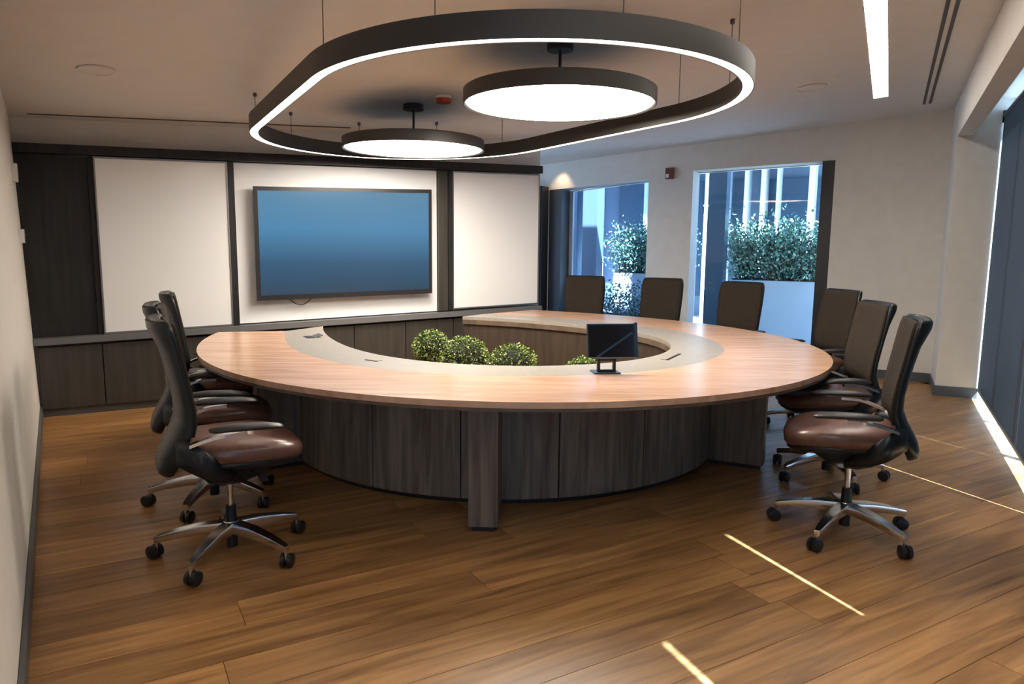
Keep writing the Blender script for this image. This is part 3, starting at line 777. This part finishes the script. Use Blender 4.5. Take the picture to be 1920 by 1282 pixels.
bm = BM(); lathe(bm, [(.055, -.055), (.06, -.05), (.06, -.02)], 24); obj('collar', bm, redp, t, smooth=True)
bm = BM(); lathe(bm, [(.065, -.0195), (.065, .0)], 24); obj('base', bm, whitep, t, smooth=True)
# downlight near the niche
p = zc3(.288, 9.457)
t = thing('downlight', 'tiny bright downlight in the ceiling beyond the right whiteboard', 'lamp', p)
bm = BM(); lathe(bm, [(.05, -.012), (.065, -.010), (.065, .0)], 24); obj('rim', bm, whitep, t)
bm = BM(); lathe(bm, [(.045, -.016), (.045, -.0125)], 24); obj('lens', bm, glow_s, t)
sl_ = bpy.data.lights.new('downlight_beam', 'SPOT'); sl_.energy = 16; sl_.color = (1, .72, .42); sl_.spot_size = rad(75); sl_.spot_blend = .8; sl_.shadow_soft_size = .03
slo = bpy.data.objects.new('downlight_beam', sl_); C.objects.link(slo); slo.location = P(-3.98, 8.93, CH+1.14); slo.rotation_euler = (rad(12), 0, 0)

# wall devices
def ldev(y, z, w_, h_, label, cat, name):
    k = (5.81-y)/.842; q = Q0+D*k; off = lean*z/2.45
    t = thing(name, label, cat, q+NL*off+Vector((0, 0, z)))
    bm = BM(); p0 = q+NL*off
    hexa(bm, [p0-NL*a+D*b+Vector((0, 0, c)) for c in (z-h_/2, z+h_/2) for a, b in ((.001, -w_/2), (.035, -w_/2), (.035, w_/2), (.001, w_/2))]); bevel(bm, .006, 2); obj('housing', bm, whitep, t, True)
    bm = BM(); hexa(bm, [p0-NL*a+D*b+Vector((0, 0, c)) for c in (z-h_/4, z+h_/4) for a, b in ((.0352, -w_/4), (.038, -w_/4), (.038, w_/4), (.0352, w_/4))]); obj('face', bm, alu, t, True)
ldev(5.35, CH+.50, .10, .13, 'small white sensor box high on the left wall in the corner', 'sensor', 'wall_sensor')
ldev(5.35, CH+.04, .09, .10, 'small white switch plate on the left wall below the sensor', 'switch', 'wall_switch')
t = thing('fire_alarm_strobe', 'small dark red alarm strobe on the white wall between the windows', 'alarm', P(-2.52, V0, CH+.93))
bm = BM(); ubox(bm, -2.575, -2.475, V0-.045, V0-.001, CH+.865, CH+1.0); bevel(bm, .006, 2); obj('housing', bm, maroon, t, True)
bm = BM(); ubox(bm, -2.565, -2.53, V0-.056, V0-.046, CH+.88, CH+.925); obj('lens', bm, whitep, t, True)

# ================================================================== EXTERIOR
bm = BM(); prism(bm, [P(1.08, -4), P(1.08, 9.44), P(-8, 9.44), P(-8, -4)], 3.27, 4.6)
prop(obj('upper_shade_mass', bm, plaster), kind='structure')  # unseen mass above the room, added and sized to shade the terrace
bm = BM(); ubox(bm, 1.081, 3.7, -9, -.9, 3.27, 3.5); prop(obj('sun_overhang', bm, plaster), kind='structure')  # unseen overhang slab, added to keep sun out of the bare windows
bm = BM(); prism(bm, [P(-30, 9.45), P(30, 9.45), P(30, 40), P(-30, 40)], -.30, -.02)
prop(obj('terrace', bm, conc), kind='structure')
bm = BM(); prism(bm, [P(1.26, -30), P(30, -30), P(30, 9.44), P(1.26, 9.44)], -.30, -.02)
prop(obj('terrace', bm, conc), kind='structure')
t = thing('office_building', 'blue-tinted facade with pale vertical fins beyond the windows', 'building', P(-2, 15.5))
bm = BM(); ubox(bm, -16, 6, 16.0, 16.5, -.02, 12); obj('wall', bm, facade, t, True)
rnd = random.Random(3)
uu = -12.0
while uu < 5:
    for z0 in (.4, 3.6, 6.8):
        bm = BM(); ubox(bm, uu, uu+1.2, 15.93, 15.99, z0, z0+2.5); obj('window', bm, facade2, t, True)
    uu += 1.6
for u, w_ in ((-11, .07), (-9.4, .07), (-7.7, .05), (-6.75, .07), (-5.9, .04), (-4.75, .05), (-3.75, .045), (-3.42, .09), (-3.05, .035), (-2.66, .045), (-2.33, .06), (-2.05, .03), (-1.42, .08), (-.2, .05), (1.5, .07), (3.2, .07)):
    bm = BM(); ubox(bm, u-w_*.7, u+w_*.7, 15.2, 15.7, -.02, 9); obj('fin', bm, facade_l, t, True)
bm = BM(); ubox(bm, -16, 6, 14.4, 15.95, 3.7, 4.1); obj('canopy_slab', bm, facade, t, True)
for u, w_, v_ in ((-4.45, .25, 10.9), (-4.9, .14, 11.1)):
    bm = BM(); ubox(bm, u, u+w_, v_, v_+.3, -.02, 5.2)
    prop(obj('terrace_column', bm, facade), 'dark column on the terrace, '+('right' if u > -4.7 else 'left')+' one of two seen through the far left window', 'column', 'terrace columns')
bm = BM(); ubox(bm, -2.31, -2.06, 10.3, 10.55, -.02, 5); prop(obj('terrace_column', bm, facade2), 'dark blue column outside at the left edge of the bright window', 'column')
bm = BM(); ubox(bm, -2.80, -2.70, 12.3, 12.4, -.02, 5); prop(obj('terrace_post', bm, facade_l), 'thin white sunlit post outside, along the left edge of the bright window', 'post')
def planter(u0, u1, v0, v1, h, label, seed, n, top):
    t = thing('planter_box', label, 'planter', P((u0+u1)/2, (v0+v1)/2, -.02))
    bm = BM(); ubox(bm, u0, u1, v0, v1, -.02, h); bevel(bm, .01, 2); obj('box', bm, planterw, t, True)
    bm = BM(); ubox(bm, u0+.03, u1-.03, v0+.03, v1-.03, h+.001, h+.02); obj('soil', bm, soil_m, t, True)
    s_ = thing('shrub', 'leafy green shrub growing in '+label, 'shrub', P((u0+u1)/2, (v0+v1)/2, h))
    rnd = random.Random(seed); bm = BM(); bs = BM()
    k = 0
    while k < n:
        u = rnd.uniform(u0-.05, u1+.05); v = rnd.uniform(v0, v1); hh = rnd.uniform(.55, 1.0)*(top-h)
        b0 = P(u*.8+.2*(u0+u1)/2, v, h+.021); b1 = P(u+rnd.uniform(-.15, .15), v+rnd.uniform(-.12, .12), h+hh)
        tube(bs, [b0, b1], [.006, .003], 5)
        for j in range(56):
            q = rnd.uniform(.02, 1.02); p = b0.lerp(b1, q)+Vector([rnd.gauss(0, .085) for _ in range(3)])
            if p.z < h+.03: continue
            t1 = Vector([rnd.uniform(-1, 1) for _ in range(3)]).normalized(); t2 = t1.cross(Vector([rnd.uniform(-1, 1) for _ in range(3)])).normalized(); sz = rnd.uniform(.035, .07)
            f = bm.faces.new([bm.verts.new(p), bm.verts.new(p+t1*sz*.5+t2*sz*.28), bm.verts.new(p+t1*sz), bm.verts.new(p+t1*sz*.5-t2*sz*.28)]); f.material_index = rnd.randrange(3)
        k += 1
    obj('stems', bs, soil_m, s_, True); prop(obj('leaves', bm, shrubs, s_, True, recalc=False), kind='stuff')
planter(-2.04, -.70, 10.7, 11.3, CH-.45, 'long white planter box outside the bright window', 11, 190, CH+.42)
planter(-4.15, -3.0, 11.6, 12.2, CH-.43, 'white planter box outside the far left window', 12, 150, CH+.42)
# low dark hedge right outside the first window
s_ = thing('low_hedge', 'low dark hedge at the foot of the far left window', 'hedge', P(-3.3, 10.3, -.02))
bm = BM(); rnd = random.Random(9)
for i in range(5200):
    p = P(rnd.uniform(-3.9, -2.6), rnd.uniform(9.95, 10.5), rnd.uniform(.05, .80+.15*math.sin(i*.37))); t1 = Vector([rnd.uniform(-1, 1) for _ in range(3)]).normalized(); t2 = t1.cross(Vector([rnd.uniform(-1, 1) for _ in range(3)])).normalized(); sz = rnd.uniform(.03, .06)
    f = bm.faces.new([bm.verts.new(p), bm.verts.new(p+t1*sz*.5+t2*sz*.3), bm.verts.new(p+t1*sz), bm.verts.new(p+t1*sz*.5-t2*sz*.3)]); f.material_index = rnd.choice((1, 2, 2))
prop(obj('leaves', bm, shrubs, s_, True, recalc=False), kind='stuff')
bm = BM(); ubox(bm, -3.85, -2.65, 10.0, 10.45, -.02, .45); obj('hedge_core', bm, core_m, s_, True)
